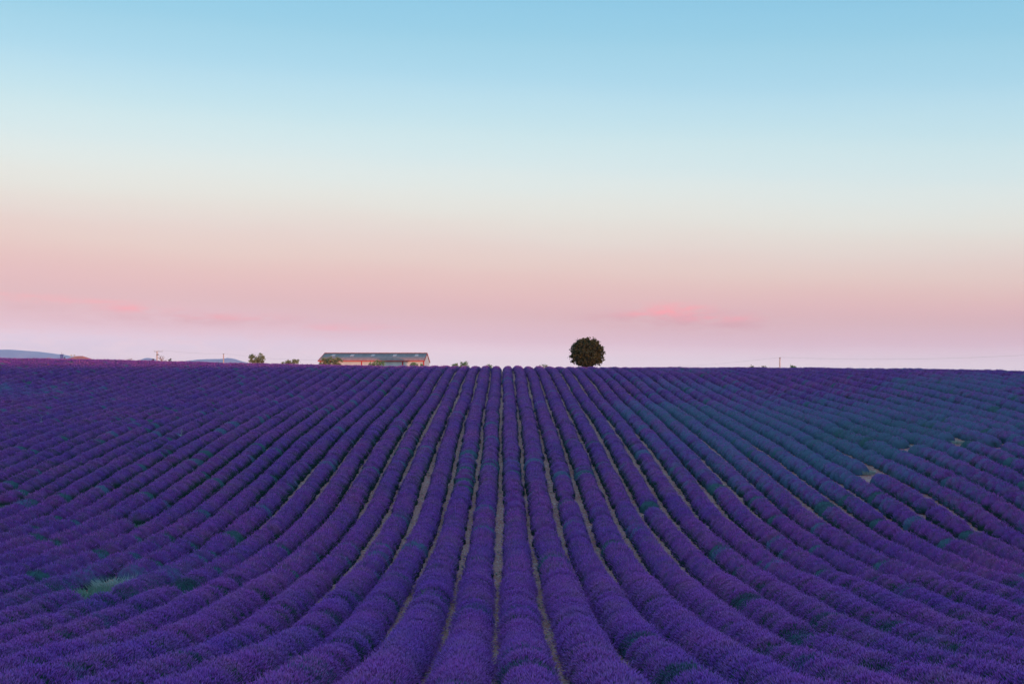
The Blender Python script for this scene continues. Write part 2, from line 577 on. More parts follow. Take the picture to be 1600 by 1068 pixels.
def make_spikes(n, r, width, level):
    d = dome_dirs(n, r)
    lump = 1 + 0.07 * np.sin(3 * np.arctan2(d[:, 1], d[:, 0]) + r.uniform(0, 6)) * (1 - d[:, 2])
    tip = d * RAD * (lump * (r.uniform(0.86, 1.08, n) + 0.11 * (r.random(n) < 0.05)))[:, None]
    dirn = d * RAD + np.array([0, 0, 0.22]) + r.normal(0, 0.11, (n, 3))
    dirn /= np.linalg.norm(dirn, axis=1)[:, None]
    L = r.uniform(0.24, 0.36, n)[:, None]
    tip = tip + np.array([0, 0, 0.03])
    base = tip - dirn * L
    side = np.cross(dirn, r.normal(0, 1, (n, 3)))
    side /= np.linalg.norm(side, axis=1)[:, None]
    side2 = np.cross(dirn, side)
    fl = pal(n, r)
    st = np.repeat(STEM[None], n, 0) * r.uniform(0.7, 1.3, (n, 1))
    w = width * r.uniform(0.8, 1.25, n)[:, None]
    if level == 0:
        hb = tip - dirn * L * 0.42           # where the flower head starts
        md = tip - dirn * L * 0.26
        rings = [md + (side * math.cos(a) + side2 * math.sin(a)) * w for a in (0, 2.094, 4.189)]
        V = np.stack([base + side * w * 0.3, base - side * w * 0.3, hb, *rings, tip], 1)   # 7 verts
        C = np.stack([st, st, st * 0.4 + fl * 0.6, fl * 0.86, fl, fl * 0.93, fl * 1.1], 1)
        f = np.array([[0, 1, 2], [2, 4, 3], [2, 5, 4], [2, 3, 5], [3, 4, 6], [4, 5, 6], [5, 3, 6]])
    else:
        md = tip - dirn * L * 0.3
        V = np.stack([base, md + side * w, tip, md - side * w * 0.6], 1)
        C = np.stack([st * 0.8, fl * 0.95, fl * 1.05, fl * 0.85], 1)
        f = np.array([[0, 1, 3], [1, 2, 3]]) if level == 1 else np.array([[0, 1, 2]])
        if level == 2:
            V, C = V[:, :3], C[:, :3]
    k = V.shape[1]
    T = (f[None] + (np.arange(n) * k)[:, None, None]).reshape(-1, 3)
    return V.reshape(-1, 3), T, C.reshape(-1, 3)


def make_bush(level, r):
    n, w, sc, nu, nv = [(1500, 0.0095, 0.83, 14, 6), (400, 0.016, 0.90, 14, 5), (230, 0.024, 0.93, 12, 4), (100, 0.036, 0.95, 10, 3)][level]
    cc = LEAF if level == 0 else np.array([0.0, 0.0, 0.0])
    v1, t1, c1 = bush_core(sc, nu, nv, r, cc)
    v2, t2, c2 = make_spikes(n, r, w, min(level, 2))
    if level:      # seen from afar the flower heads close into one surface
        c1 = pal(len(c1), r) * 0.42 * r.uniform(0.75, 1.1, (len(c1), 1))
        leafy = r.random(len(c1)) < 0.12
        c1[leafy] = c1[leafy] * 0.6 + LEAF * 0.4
        c1[v1[:, 2] < 0.30] = LEAF * 0.8  # leafy foot, kept dark to paint shade into the grooves between rows
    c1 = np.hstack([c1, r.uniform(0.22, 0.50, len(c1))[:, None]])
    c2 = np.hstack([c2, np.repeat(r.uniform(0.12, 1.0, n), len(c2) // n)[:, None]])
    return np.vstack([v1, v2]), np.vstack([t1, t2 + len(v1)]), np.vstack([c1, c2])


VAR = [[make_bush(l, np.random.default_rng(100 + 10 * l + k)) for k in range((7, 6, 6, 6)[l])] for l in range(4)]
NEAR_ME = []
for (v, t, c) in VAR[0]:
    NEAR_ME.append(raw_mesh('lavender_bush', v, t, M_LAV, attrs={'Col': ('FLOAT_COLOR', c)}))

# places where plants are missing or have died back (x, y on the ground, radius)
BARE = [(*ground_hit(1352, 748), 0.8, 1.5), (*ground_hit(1428, 702), 0.8, 1.7), (*ground_hit(1505, 695), 0.85, 1.9), (*ground_hit(1553, 703), 0.8, 1.6), (*ground_hit(1165, 779), 0.6, 0.7), (*ground_hit(1003, 803), 0.6, 0.6),
        (*ground_hit(158, 930), 1.25, 2.3), (*ground_hit(126, 944), 0.9, 1.4), (*ground_hit(203, 917), 0.8, 1.1), (*ground_hit(160, 953), 0.7, 1.0), (*ground_hit(14, 797), 0.9, 2.0), (*ground_hit(213, 825), 0.55, 1.2), (*ground_hit(272, 938), 0.6, 0.9)]
# single plants in the photo that carry hardly any flowers
GREENS = [ground_hit(x, y, 0.4) for x, y in [(745, 632), (940, 975), (968, 1012), (880, 870), (612, 690), (628, 705), (803, 772), (668, 745), (700, 898),
                                             (1165, 940), (1225, 995), (1258, 1005), (1420, 985), (1482, 998), (1290, 790), (1345, 690), (1560, 845), (1010, 790),
                                             (1120, 760), (45, 905), (95, 880), (250, 880), (285, 850), (100, 935), (395, 905), (352, 838), (330, 800), (498, 870), (410, 745), (1460, 660)]]
GREENS = np.array(GREENS)
WX, WY = ground_hit(150, 925)


def greenness(X, Y):
    px = X / Y * F + VX
    g = 0.31 * np.exp(-((X - 24) / 17) ** 2 - ((Y - 86) / 27) ** 2) + 0.15 * np.exp(-((X - 42) / 10) ** 2 - ((Y - 84) / 14) ** 2)
    g = g + 0.30 * np.exp(-((X + 58) / 16) ** 2 - ((Y - 118) / 13) ** 2)
    g = g + 0.17 * sstep(X, 2, 20) * sstep(Y, 45, 62)
    g = g + 0.42 * np.exp(-((X - WX) / 4.0) ** 2 - ((Y - WY) / 5.5) ** 2)
    g = g + 0.14 * (np.sin(X * 0.21 + 2 * np.sin(Y * 0.05)) * np.sin(Y * 0.13 + 1) > 0.45)
    return g


ORD = {1: 'first', 2: 'second', 3: 'third', 4: 'fourth', 5: 'fifth', 6: 'sixth', 7: 'seventh', 8: 'eighth', 9: 'ninth', 10: 'tenth', 11: 'eleventh', 12: 'twelfth'}


def ordinal(n):
    if n in ORD:
        return ORD[n]
    return '%d%s' % (n, 'th' if 10 <= n % 100 <= 20 else {1: 'st', 2: 'nd', 3: 'rd'}.get(n % 10, 'th'))


NEAR_Y = 42.0
for n in range(-56, 38):
    r = np.random.default_rng(1000 + n)
    xc = (n + ROW0) * S_ROW
    m = 260
    y = 15.0 + np.cumsum(r.uniform(0.60, 0.88, m))
    x = xc + 0.06 * np.sin(y * 0.12 + r.uniform(0, 6)) + 0.025 * np.sin(y * 0.41 + r.uniform(0, 6)) + r.normal(0, 0.02, m)
    uu, DD, Yc = terrain_uv(x, y)
    raw_u = x / y
    ok = (raw_u > -0.56) & (raw_u < 0.59) & (Yc < 176)
    sc = r.normal(1.0, 0.035, m) * r.uniform(0.94, 1.04) * (0.93 if n > 3 else 1.0)
    sc[r.random(m) < 0.04] *= 0.84
    sc[r.random(m) < 0.012] *= 0.55
    for (bx, by, brx, bry) in BARE:
        ok &= np.hypot((x - bx) / brx, (y - by) / bry) > 1.0
    sy = sc * r.uniform(1.02, 1.22, m) * (1 + 0.48 * sstep(y, 55, 95))
    tint = greenness(x, y) + r.uniform(0, 0.12, m)
    gr = r.random(m)
    tint = np.where(gr < 0.085, 0.5 + 0.45 * r.random(m), tint)
    dg = np.hypot(x[:, None] - GREENS[None, :, 0], y[:, None] - GREENS[None, :, 1]).min(1)
    tint = np.where(dg < 0.55, 0.9, tint)
    tint = np.clip(tint, 0, 1)
    sx = sc * (1 - 0.05 * sstep(y, 36, 60))
    sz = sc * np.where(tint > 0.6, r.uniform(0.72, 0.95, m), 1.0)
    rot = r.integers(0, 2, m) * math.pi + r.normal(0, 0.25, m)
    z = ground(x, y) - 0.02
    sel = np.nonzero(ok)[0]
    if len(sel) == 0:
        continue
    near = [i for i in sel if y[i] < NEAR_Y]
    far = np.array([i for i in sel if y[i] >= NEAR_Y], dtype=int)
    y_first = y[sel[0]]
    base = (xc, y_first, gz(xc, y_first))
    if n == 0:
        lab = 'lavender row running straight up the middle of the field to the crest'
    elif n < 0:
        lab = 'lavender row, %s to the left of the straight middle row' % ordinal(-n)
    else:
        lab = 'lavender row, %s to the right of the straight middle row' % ordinal(n)
    me = None
    if len(far):
        Vs, Ts, Cs, Ks = [], [], [], []
        off = 0
        for i in far:
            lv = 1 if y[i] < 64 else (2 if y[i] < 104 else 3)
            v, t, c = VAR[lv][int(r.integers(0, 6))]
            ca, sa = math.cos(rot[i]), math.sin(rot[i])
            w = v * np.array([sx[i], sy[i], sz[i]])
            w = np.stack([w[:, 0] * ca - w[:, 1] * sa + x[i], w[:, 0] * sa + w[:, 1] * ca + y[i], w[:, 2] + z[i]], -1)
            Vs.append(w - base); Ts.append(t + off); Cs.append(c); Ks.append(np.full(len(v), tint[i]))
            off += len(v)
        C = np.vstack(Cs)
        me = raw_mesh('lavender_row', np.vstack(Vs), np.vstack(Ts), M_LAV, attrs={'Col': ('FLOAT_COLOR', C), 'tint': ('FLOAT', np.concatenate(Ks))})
    if near:
        root = empty('lavender_row', base)
        for i in near:
            b = bpy.data.objects.new('lavender_bush', NEAR_ME[int(r.integers(0, len(NEAR_ME)))])
            COL.objects.link(b)
            b.parent = root
            b.location = (x[i] - base[0], y[i] - base[1], z[i] - base[2])
            b.rotation_euler = (0, 0, rot[i])
            b.scale = (sx[i], sy[i], sz[i])
            b['tint'] = float(tint[i])
            if tint[i] > 0.6:
                b['label'] = 'green bush with few flowers'
        if me is not None:
            tag(link('distant_bushes', me, root), kind='stuff')
    else:
        root = link('lavender_row', me, None, base)
    tag(root, lab, 'lavender row', 'lavender rows of the field')

# ------------------------------------------------------------------ stones and small weeds in the strips of soil between the rows


def scatter_stones():
    r = np.random.default_rng(77)
    octa = np.array([[1, 0, 0], [0, 1, 0], [-1, 0, 0], [0, -1, 0], [0, 0, 0.8], [0, 0, -0.5]])
    ft = np.array([[0, 1, 4], [1, 2, 4], [2, 3, 4], [3, 0, 4], [1, 0, 5], [2, 1, 5], [3, 2, 5], [0, 3, 5]])
    N = 16000
    k = r.integers(-14, 22, N)
    y = 17 + 110 * r.random(N) ** 1.5
    x = (k - 0.14) * S_ROW + r.normal(0, 0.13, N)
    s = r.uniform(0.018, 0.055, N) * (0.7 + y / 90)
    V = octa[None] * s[:, None, None] * r.uniform(0.6, 1.3, (N, 6, 1))
    a = r.uniform(0, 6.28, N)
    V = np.stack([V[..., 0] * np.cos(a)[:, None] - V[..., 1] * np.sin(a)[:, None], V[..., 0] * np.sin(a)[:, None] + V[..., 1] * np.cos(a)[:, None], V[..., 2]], -1)
    V = V + np.stack([x, y, ground(x, y) + 0.01], -1)[:, None]
    T = (ft[None] + (np.arange(N) * 6)[:, None, None]).reshape(-1, 3)
    tag(link('gravel', raw_mesh('gravel', V.reshape(-1, 3), T, M_STONE)), 'loose reddish stones lying on the bare soil strips between the lavender rows', 'gravel', kind='stuff')


scatter_stones()


def blades(n, r, rad, h, w, lean=0.5):
    a = r.uniform(0, 6.28, n)
    p = np.stack([np.cos(a), np.sin(a), 0 * a], -1) * (rad * np.sqrt(r.random(n)))[:, None]
    d = np.stack([np.cos(a) * lean * r.random(n), np.sin(a) * lean * r.random(n), np.ones(n)], -1)
    L = (h * r.uniform(0.55, 1.1, n))[:, None]
    s = np.stack([-np.sin(a + r.normal(0, 0.8, n)), np.cos(a), 0 * a], -1) * w
    mid = p + d * L * 0.6
    tip = p + d * L + np.stack([np.cos(a), np.sin(a), 0 * a], -1) * (L * 0.25)
    V = np.stack([p - s, p + s, mid + s * 0.7, mid - s * 0.7, tip], 1)
    f = np.array([[0, 1, 2], [0, 2, 3], [3, 2, 4]])
    T = (f[None] + (np.arange(n) * 5)[:, None, None]).reshape(-1, 3)
    return V.reshape(-1, 3), T


def strip_weeds():
    r = np.random.default_rng(78)
    Vs, Ts, off = [], [], 0
    for _ in range(900):
        k = int(r.integers(-10, 18)); y = 17 + 75 * r.random() ** 1.3
        x = (k - 0.14) * S_ROW + r.normal(0, 0.16)
        v, t = blades(9, r, 0.06, 0.13, 0.010, 0.9)
        Vs.append(v + np.array([x, y, gz(x, y)])); Ts.append(t + off); off += len(v)
    tag(link('weeds', raw_mesh('weeds', np.vstack(Vs), np.vstack(Ts), M_WEED)), 'small green weeds sprouting in the soil strips between the rows', 'weeds', kind='stuff')


strip_weeds()


def tuft(name, px, py, label, cat, mat, n=120, rad=0.3, h=0.4, w=0.012, lean=0.6, seed=1, lift=0.0, sx=1.0):
    x, y = ground_hit(px, py, lift)
    v, t = blades(n, np.random.default_rng(seed), rad, h, w, lean)
    v[:, 0] *= sx
    o = link(name, raw_mesh(name, v, t, mat), None, (x, y, gz(x, y) - 0.01))
    return tag(o, label, cat)


def stalk(px, py, hgt, label, seed, mat=M_WEED, heads=9, lift=0.35):
    """tall wild plant poking out of the lavender"""
    r = random.Random(seed)
    x, y = ground_hit(px, py, lift)
    root = empty('wild_stalk', (x, y, gz(x, y)))
    tag(root, label, 'weed')
    mb = MB()
    lx, ly = r.uniform(-0.08, 0.12), r.uniform(-0.05, 0.05)
    H = hgt + lift
    mb.tube([(0, 0, 0), (lx * 0.4, ly * 0.4, H * 0.5), (lx, ly, H)], [0.016, 0.013, 0.008], 5)
    for k in range(heads):
        f = r.uniform(0.62, 0.98); a = r.uniform(0, 6.28); L = 0.2 * (1.1 - f) + 0.12
        p0 = Vector((lx * f, ly * f, H * f))
        mb.tube([p0, p0 + Vector((math.cos(a) * L, math.sin(a) * L, L * 1.1))], [0.006, 0.004], 4)
    mb.build('stem', mat, root)
    v, t = blades(14, np.random.default_rng(seed), 0.05, 0.22, 0.02, 1.4)
    link('leaf_rosette', raw_mesh('leaf_rosette', v + np.array([lx * 0.45, ly * 0.45, H * 0.42]), t, mat), root)
    return root


stalk(661, 948, 0.62, 'tall thin green weed stalk with branching top rising from a foreground lavender row', 3)
stalk(284, 684, 0.75, 'pale green weed stalk standing up above the lavender, left of centre', 4, M_STRAW, 7)
stalk(64, 661, 0.6, 'pale weed stalk sticking out of a lavender row at far left', 5, M_STRAW, 5)
stalk(125, 732, 0.6, 'thin green weed stalk between rows above the dead grass patches, far left', 6, M_WEED, 4)
tuft('grass_tuft', 250, 912, 'upright tuft of whitish grass blades among lavender in the left foreground', 'grass', M_STRAW, 34, 0.22, 0.42, 0.012, 0.7, 11, 0.25)
tuft('weed_patch', 150, 936, 'low patch of green weeds where a lavender plant is missing, left foreground', 'weeds', M_WEED, 700, 1.2, 0.38, 0.018, 0.8, 12, 0.0, 1.1)
tuft('dry_grass', 172, 920, 'greyish dead grass mound behind the green weed patch, left foreground', 'grass', M_STRAW, 420, 0.65, 0.42, 0.011, 1.3, 13, 0.0, 1.4)
tuft('weed_patch', 126, 946, 'sparse green weeds in a gap just left of the larger weed patch, left foreground', 'weeds', M_WEED, 320, 0.8, 0.5, 0.016, 0.9, 31)
tuft('dry_grass', 203, 919, 'bluish grey dead grass filling the gap right of the larger weed patch', 'grass', M_STRAW, 300, 0.6, 0.5, 0.011, 1.2, 32)
tuft('dry_grass', 160, 955, 'small fan of dry straw in front of the green weed patch', 'grass', M_STRAW, 160, 0.3, 0.32, 0.010, 1.3, 14)
tuft('weed_patch', 22, 795, 'bright pale green weed patch at the left edge of the photo', 'weeds', M_WEED, 520, 0.95, 0.30, 0.018, 0.9, 15, 0.0, 1.5)
tuft('weed_patch', 213, 825, 'small yellowish green weed patch at the end of a broken lavender row', 'weeds', M_WEED, 280, 0.55, 0.26, 0.016, 0.9, 16, 0.0, 1.3)
tuft('dry_grass', 272, 939, 'faded grass clump right of the green weed patch, left foreground', 'grass', M_STRAW, 220, 0.45, 0.30, 0.011, 1.1, 17, 0.0, 1.4)
tuft('dry_grass', 1357, 741, 'pale dry grass tuft beside bare soil in a gap of a row, right side', 'grass', M_STRAW, 200, 0.42, 0.30, 0.014, 1.1, 18)
tuft('dry_grass', 1432, 700, 'pale grass tuft in a gap between two bushes, up right of the bare soil', 'grass', M_STRAW, 170, 0.4, 0.28, 0.014, 1.1, 19)
tuft('dry_grass', 1497, 689, 'upper of two whitish grass tufts in the same broken row at right', 'grass', M_STRAW, 170, 0.4, 0.28, 0.016, 1.1, 20, 0.2)
tuft('dry_grass', 1511, 700, 'lower of two whitish grass tufts in the same broken row at right', 'grass', M_STRAW, 170, 0.36, 0.30, 0.016, 1.1, 21, 0.2)
tuft('dry_grass', 1552, 702, 'whitish grass arch in the rightmost broken row', 'grass', M_STRAW, 170, 0.42, 0.30, 0.016, 1.1, 22, 0.2)

# ------------------------------------------------------------------ trees and shrubs on the skyline


def crown_mesh(parts, n, leaf, mat, seed, clump=0.45, shell=0.55):
    """leaf clumps filling a union of ellipsoids (cx,cy,cz,rx,ry,rz)"""
    r = np.random.default_rng(seed)
    vol = np.array([p[3] * p[4] * p[5] for p in parts]); vol = vol / vol.sum()
    P = []
    nc = max(n // 26, 8)
    for p, f in zip(parts, vol):
        k = max(int(nc * f), 3)
        d = r.normal(0, 1, (k, 3)); d /= np.linalg.norm(d, axis=1)[:, None]
        rad = (shell + (1 - shell) * r.random(k)) * r.uniform(0.78, 1.02, k)
        c = np.array(p[:3]) + d * rad[:, None] * np.array(p[3:])
        P.append(c)
    C = np.vstack(P)
    i = r.integers(0, len(C), n)
    q = C[i] + r.normal(0, clump, (n, 3)) * r.uniform(0.4, 1.0, (n, 1))
    a = r.normal(0, 1, (n, 3)); a /= np.linalg.norm(a, axis=1)[:, None]
    b = np.cross(a, r.normal(0, 1, (n, 3))); b /= np.linalg.norm(b, axis=1)[:, None]
    s = (leaf * r.uniform(0.6, 1.35, n))[:, None]
    V = np.stack([q - a * s, q + b * s * 0.55, q + a * s, q - b * s * 0.55], 1).reshape(-1, 3)
    T = (np.array([[0, 1, 2, 3]])[None] + (np.arange(n) * 4)[:, None, None]).reshape(-1, 4)
    return raw_mesh('crown', V, T, mat)


def tree(name, px0, px1, ptop, Y, label, cat, mat, n, leaf, seed, lobes=None, bottom=None, trunk_r=0.12, group=None, clump=0.4):
    """crown spans photo columns px0..px1 and reaches up to row ptop at distance Y"""
    X = (0.5 * (px0 + px1) - VX) / F * Y
    W = (px1 - px0) / F * Y
    g = gz(X, Y)
    top = (HY - ptop) / F * Y - g
    bot = ((HY - bottom) / F * Y - g) if bottom else 0.25
    root = empty(name, (X, Y, g))
    tag(root, label, cat, group)
    H = top - bot
    c = min(clump, W * 0.09)
    rr = W / 2 - c * 0.9
    if lobes is None:
        parts = [(0, 0, bot + H * 0.52, rr, rr, H * 0.5 - c * 0.6)]
    else:
        parts = [(lx * W, ly * W, bot + lz * H, rx * W, ry * W, rz * H) for lx, ly, lz, rx, ry, rz in lobes]
    link('crown', crown_mesh(parts, n, leaf, mat, seed, c), root)
    r = random.Random(seed)
    mb = MB()
    mb.tube([(0, 0, -0.2), (0.04 * W * r.uniform(-1, 1), 0, max(bot, 0.4)), (0.03 * W * r.uniform(-1, 1), 0, bot + H * 0.45), (0, 0, bot + H * 0.75)],
            [trunk_r * 1.35, trunk_r, trunk_r * 0.7, trunk_r * 0.25], 8)
    for k in range(6):
        a = k * 1.05 + r.uniform(-0.3, 0.3); z0 = max(bot, 0.4) + H * r.uniform(0.02, 0.4)
        mb.tube([(0, 0, z0), (math.cos(a) * W * 0.16, math.sin(a) * W * 0.16, z0 + H * 0.14), (math.cos(a) * W * 0.34, math.sin(a) * W * 0.34, z0 + H * 0.32)],
                [trunk_r * 0.5, trunk_r * 0.34, trunk_r * 0.12], 6)
    mb.build('trunk', M_BARK, root)
    return root


tree('oak_tree', 888, 946, 525.0, 188, 'lone round dark tree standing on the crest of the field', 'tree', M_OAK, 20000, 0.17, 1, bottom=575, trunk_r=0.26, clump=0.23,
     lobes=[(0, 0, .48, .46, .46, .46), (-.17, 0, .28, .32, .34, .27), (.17, 0, .28, .32, .34, .27), (.02, .05, .66, .40, .40, .32), (-.2, 0, .52, .29, .32, .30), (.2, 0, .54, .30, .32, .32), (.1, 0, .72, .30, .32, .25), (-.1, 0, .70, .30, .32, .26), (0, 0, .22, .34, .36, .22)])
tree('olive_tree', 387, 416, 552.5, 205, 'small pale green round tree with twin crowns left of the barn', 'tree', M_OLIVE, 1700, 0.15, 2, bottom=571,
     lobes=[(-.23, 0, .56, .24, .25, .44), (.22, 0, .52, .25, .25, .46), (0, 0, .4, .2, .25, .36)], clump=.22)
tree('shrub', 439, 468, 558.8, 205, 'scraggy olive shrub on the skyline between the twin tree and the barn', 'shrub', M_OLIVE, 900, 0.14, 3, bottom=572,
     lobes=[(-.3, 0, .38, .18, .2, .3), (-.02, 0, .45, .2, .2, .35), (.28, 0, .52, .2, .2, .44)], clump=.22)
tree('shrub', 498, 535, 556.8, 212, 'wide bushy green shrub hiding the left corner of the barn', 'shrub', M_OLIVE, 1900, 0.16, 4, bottom=576,
     lobes=[(-.3, 0, .5, .2, .25, .45), (0, 0, .52, .24, .25, .46), (.3, 0, .5, .2, .25, .46)], clump=.24)
tree('shrub', 574, 603, 561.8, 216, 'green shrub in front of the middle of the barn wall', 'shrub', M_GREEN, 1000, 0.14, 5, bottom=577,
     lobes=[(-.3, 0, .45, .2, .25, .4), (-.05, 0, .5, .2, .25, .48), (.27, 0, .5, .22, .25, .46)], clump=.22)
tree('shrub', 639, 655, 565.6, 218, 'left of two small green shrubs by the right end of the barn', 'shrub', M_GREEN, 480, 0.13, 6, bottom=578, clump=.2)
tree('shrub', 655, 666, 564.9, 219, 'right of two small green shrubs by the right end of the barn', 'shrub', M_GREEN, 380, 0.13, 7, bottom=578, clump=.2)
tree('shrub', 706, 735, 564.8, 200, 'low green shrub on the skyline right of the barn', 'shrub', M_GREEN, 800, 0.13, 8, bottom=578,
     lobes=[(-.28, 0, .5, .22, .25, .36), (.05, 0, .5, .2, .25, .38), (.3, 0, .56, .18, .25, .42)], clump=.2)
tree('shrub', 752, 779, 569.3, 200, 'very low green shrub peeping over the crest above the middle rows', 'shrub', M_GREEN, 500, 0.13, 9, bottom=580, clump=.2)
tree('shrub', 838, 860, 568.4, 195, 'very low green shrub peeping over the crest left of the lone tree', 'shrub', M_OLIVE, 450, 0.13, 10, bottom=580, clump=.2)
tree('shrub', 1169, 1181, 569.6, 175, 'left of two tiny shrubs on the skyline left of the right-hand pole', 'shrub', M_OLIVE, 260, 0.12, 11, bottom=580, clump=.16)
tree('shrub', 1187, 1199, 570.2, 175, 'right of two tiny shrubs on the skyline left of the right-hand pole', 'shrub', M_OLIVE, 260, 0.12, 12, bottom=580, clump=.16)
tree('shrub', 1231, 1246, 570.0, 175, 'tiny shrub on the skyline just right of the right-hand pole', 'shrub', M_GREEN, 280, 0.12, 13, bottom=580, clump=.16)
tree('shrub', 235.5, 241.5, 559.4, 230, 'small dark round shrub left of the crossarm pole', 'shrub', M_DARK, 240, 0.12, 14, bottom=572, clump=.15)
tree('shrub', 262.5, 268.5, 557.4, 230, 'small dark upright shrub right of the bare tree', 'shrub', M_DARK, 280, 0.12, 15, bottom=572, clump=.15)
tree('shrub', 98, 103.5, 557.6, 320, 'dark round shrub between the small tower and the terracotta roof', 'shrub', M_DARK, 240, 0.14, 16, bottom=566, clump=.18)
gx0, gy0 = ground_hit(74, 575, 0.35, 60, 166)
o_sh = tree('shrub', 70, 77.5, 568.3, gy0, 'small orange yellow shrub standing among the far left rows', 'shrub', M_ORANGE, 150, 0.10, 17, bottom=577.5, trunk_r=0.03, clump=.12)


def bare_tree(px, ptop, Y, label, seed, spread=1.0):
    X = (px - VX) / F * Y
    g = gz(X, Y); top = (HY - ptop) / F * Y - g
    root = empty('bare_tree', (X, Y, g)); tag(root, label, 'tree')
    r = random.Random(seed)
    mb = MB()
    mb.tube([(0, 0, -0.2), (0.05, 0, top * 0.5), (-0.05, 0, top * 0.74)], [0.12, 0.1, 0.08], 7)
    mb.build('trunk', M_DEAD, root)
    mb = MB()
    for k in range(9):
        a = r.uniform(-1.0, 1.0) * spread; s = r.choice((-1, 1)); z0 = top * r.uniform(0.5, 0.74); L = top * r.uniform(0.18, 0.27)
        p0 = Vector((-0.03, 0, z0)); p1 = p0 + Vector((math.sin(a) * L * .6, s * L * 0.2, math.cos(a) * L * .6)); p2 = p1 + Vector((math.sin(a * 1.3) * L * .6, s * L * .15, L * .35))
        mb.tube([p0, p1, p2], [0.07, 0.05, 0.03], 5)
        mb.tube([p1, p1 + Vector((-math.sin(a) * L * .3, s * .1, L * .35))], [0.045, 0.025], 4)
    mb.build('branches', M_DEAD, root)


bare_tree(203.5, 557.0, 225, 'leafless forked shrub on the skyline left of the crossarm pole', 3, 1.2)
bare_tree(253.0, 552.2, 240, 'leafless tree with a few thin branches just right of the crossarm pole', 9, 0.8)

# ------------------------------------------------------------------ barn
BX0, BX1, BY0, BYR, BY1 = -46.62, -19.92, 250.0, 259.5, 269.0
ZE, ZR = 5.88, 8.08
bg = gz(-33, 255)
barn = empty('barn', (-33.3, 259.5, bg))
tag(barn, 'long cream barn with grey sheet roof and red trim behind the crest', 'barn')
ox, oy, oz = -33.3, 259.5, bg


def L(p):
    return (p[0] - ox, p[1] - oy, p[2] - oz)


wx0, wx1, wy0, wy1 = BX0 + 0.25, BX1 - 0.1, BY0 + 0.45, BY1 - 0.45
we = ZE + 0.45 * (ZR - ZE) / 9.5 - 0.12
mb = MB()
mb.prism([L((wx0, wy0, bg - .5)), L((wx0, wy1, bg - .5)), L((wx0, wy1, we)), L((wx0, BYR, ZR - 0.14)), L((wx0, wy0, we))], (wx1 - wx0, 0, 0))
mb.build('wall', M_RENDER, barn)


def roof_slope(y0, z0, y1, z1):
    """corrugated sheet: ribs run from eave to ridge"""
    nr = 220
    V, Q = [], []
    for i in range(nr + 1):
        xx = BX0 + (BX1 - BX0) * i / nr
        h = 0.035 if i % 2 else 0.0
        for (yy, zz) in ((y0, z0), (y1, z1)):
            V.append(L((xx, yy, zz + h)))
        for (yy, zz) in ((y0, z0), (y1, z1)):
            V.append(L((xx, yy, zz - 0.07)))
    for i in range(nr):
        a, b = 4 * i, 4 * i + 4
        Q += [[a, b, b + 1, a + 1], [a + 2, a + 3, b + 3, b + 2], [a, a + 2, b + 2, b], [a + 1, b + 1, b + 3, a + 3]]
    Q += [[0, 1, 3, 2], [4 * nr, 4 * nr + 2, 4 * nr + 3, 4 * nr + 1]]
    return raw_mesh('roof', np.array(V), np.array(Q), M_SHEET)


rf = link('roof', roof_slope(BY0, ZE, BYR, ZR), barn)
link('roof', roof_slope(BY1, ZE, BYR, ZR), barn)
MB().box(L(((BX0 + BX1) / 2, BYR, ZR + 0.06)), (BX1 - BX0 + 0.1, 0.55, 0.16)).build('ridge_cap', M_RIDGE, barn)
MB().box(L(((BX0 + BX1) / 2, BY0 - 0.06, ZE - 0.06)), (BX1 - BX0 + 0.1, 0.12, 0.22)).build('gutter', M_RED, barn)
for px in (500.8, 564.8, 629.0, 662.0):
    xx = (px - VX) / F * 250.3
    MB().box(L((xx, wy0 - 0.06, (bg + we) / 2)), (0.26, 0.12, we - bg - 0.02)).build('post', M_RED, barn)
# verge boards along the gables
for xx in (BX0 - 0.04, BX1 + 0.04):
    mbv = MB()
    for (ya, za, yb, zb) in ((BY0, ZE, BYR, ZR), (BY1, ZE, BYR, ZR)):
        mbv.prism([L((xx - .05, ya, za - .16)), L((xx - .05, yb, zb - .16)), L((xx - .05, yb, zb + .06)), L((xx - .05, ya, za + .06))], (0.1, 0, 0))
    mbv.build('verge_board', M_RED, barn)
for px in (521.0, 550.5, 583.0, 617.0, 651.0):
    f0, f1 = 0.56, 0.80
    ya, yb = BY0 + 9.5 * f0, BY0 + 9.5 * f1
    za, zb = ZE + (ZR - ZE) * f0, ZE + (ZR - ZE) * f1
    xx = (px - VX) / F * (0.5 * (ya + yb)); w = 0.46
    mbk = MB()
    mbk.prism([L((xx - w, ya, za + .03)), L((xx + w, ya, za + .03)), L((xx + w, yb, zb + .03)), L((xx - w, yb, zb + .03))], (0, 0, 0.06))
    mbk.build('skylight', M_SKYL, rf)

# ------------------------------------------------------------------ farmhouse roof and small tower far left


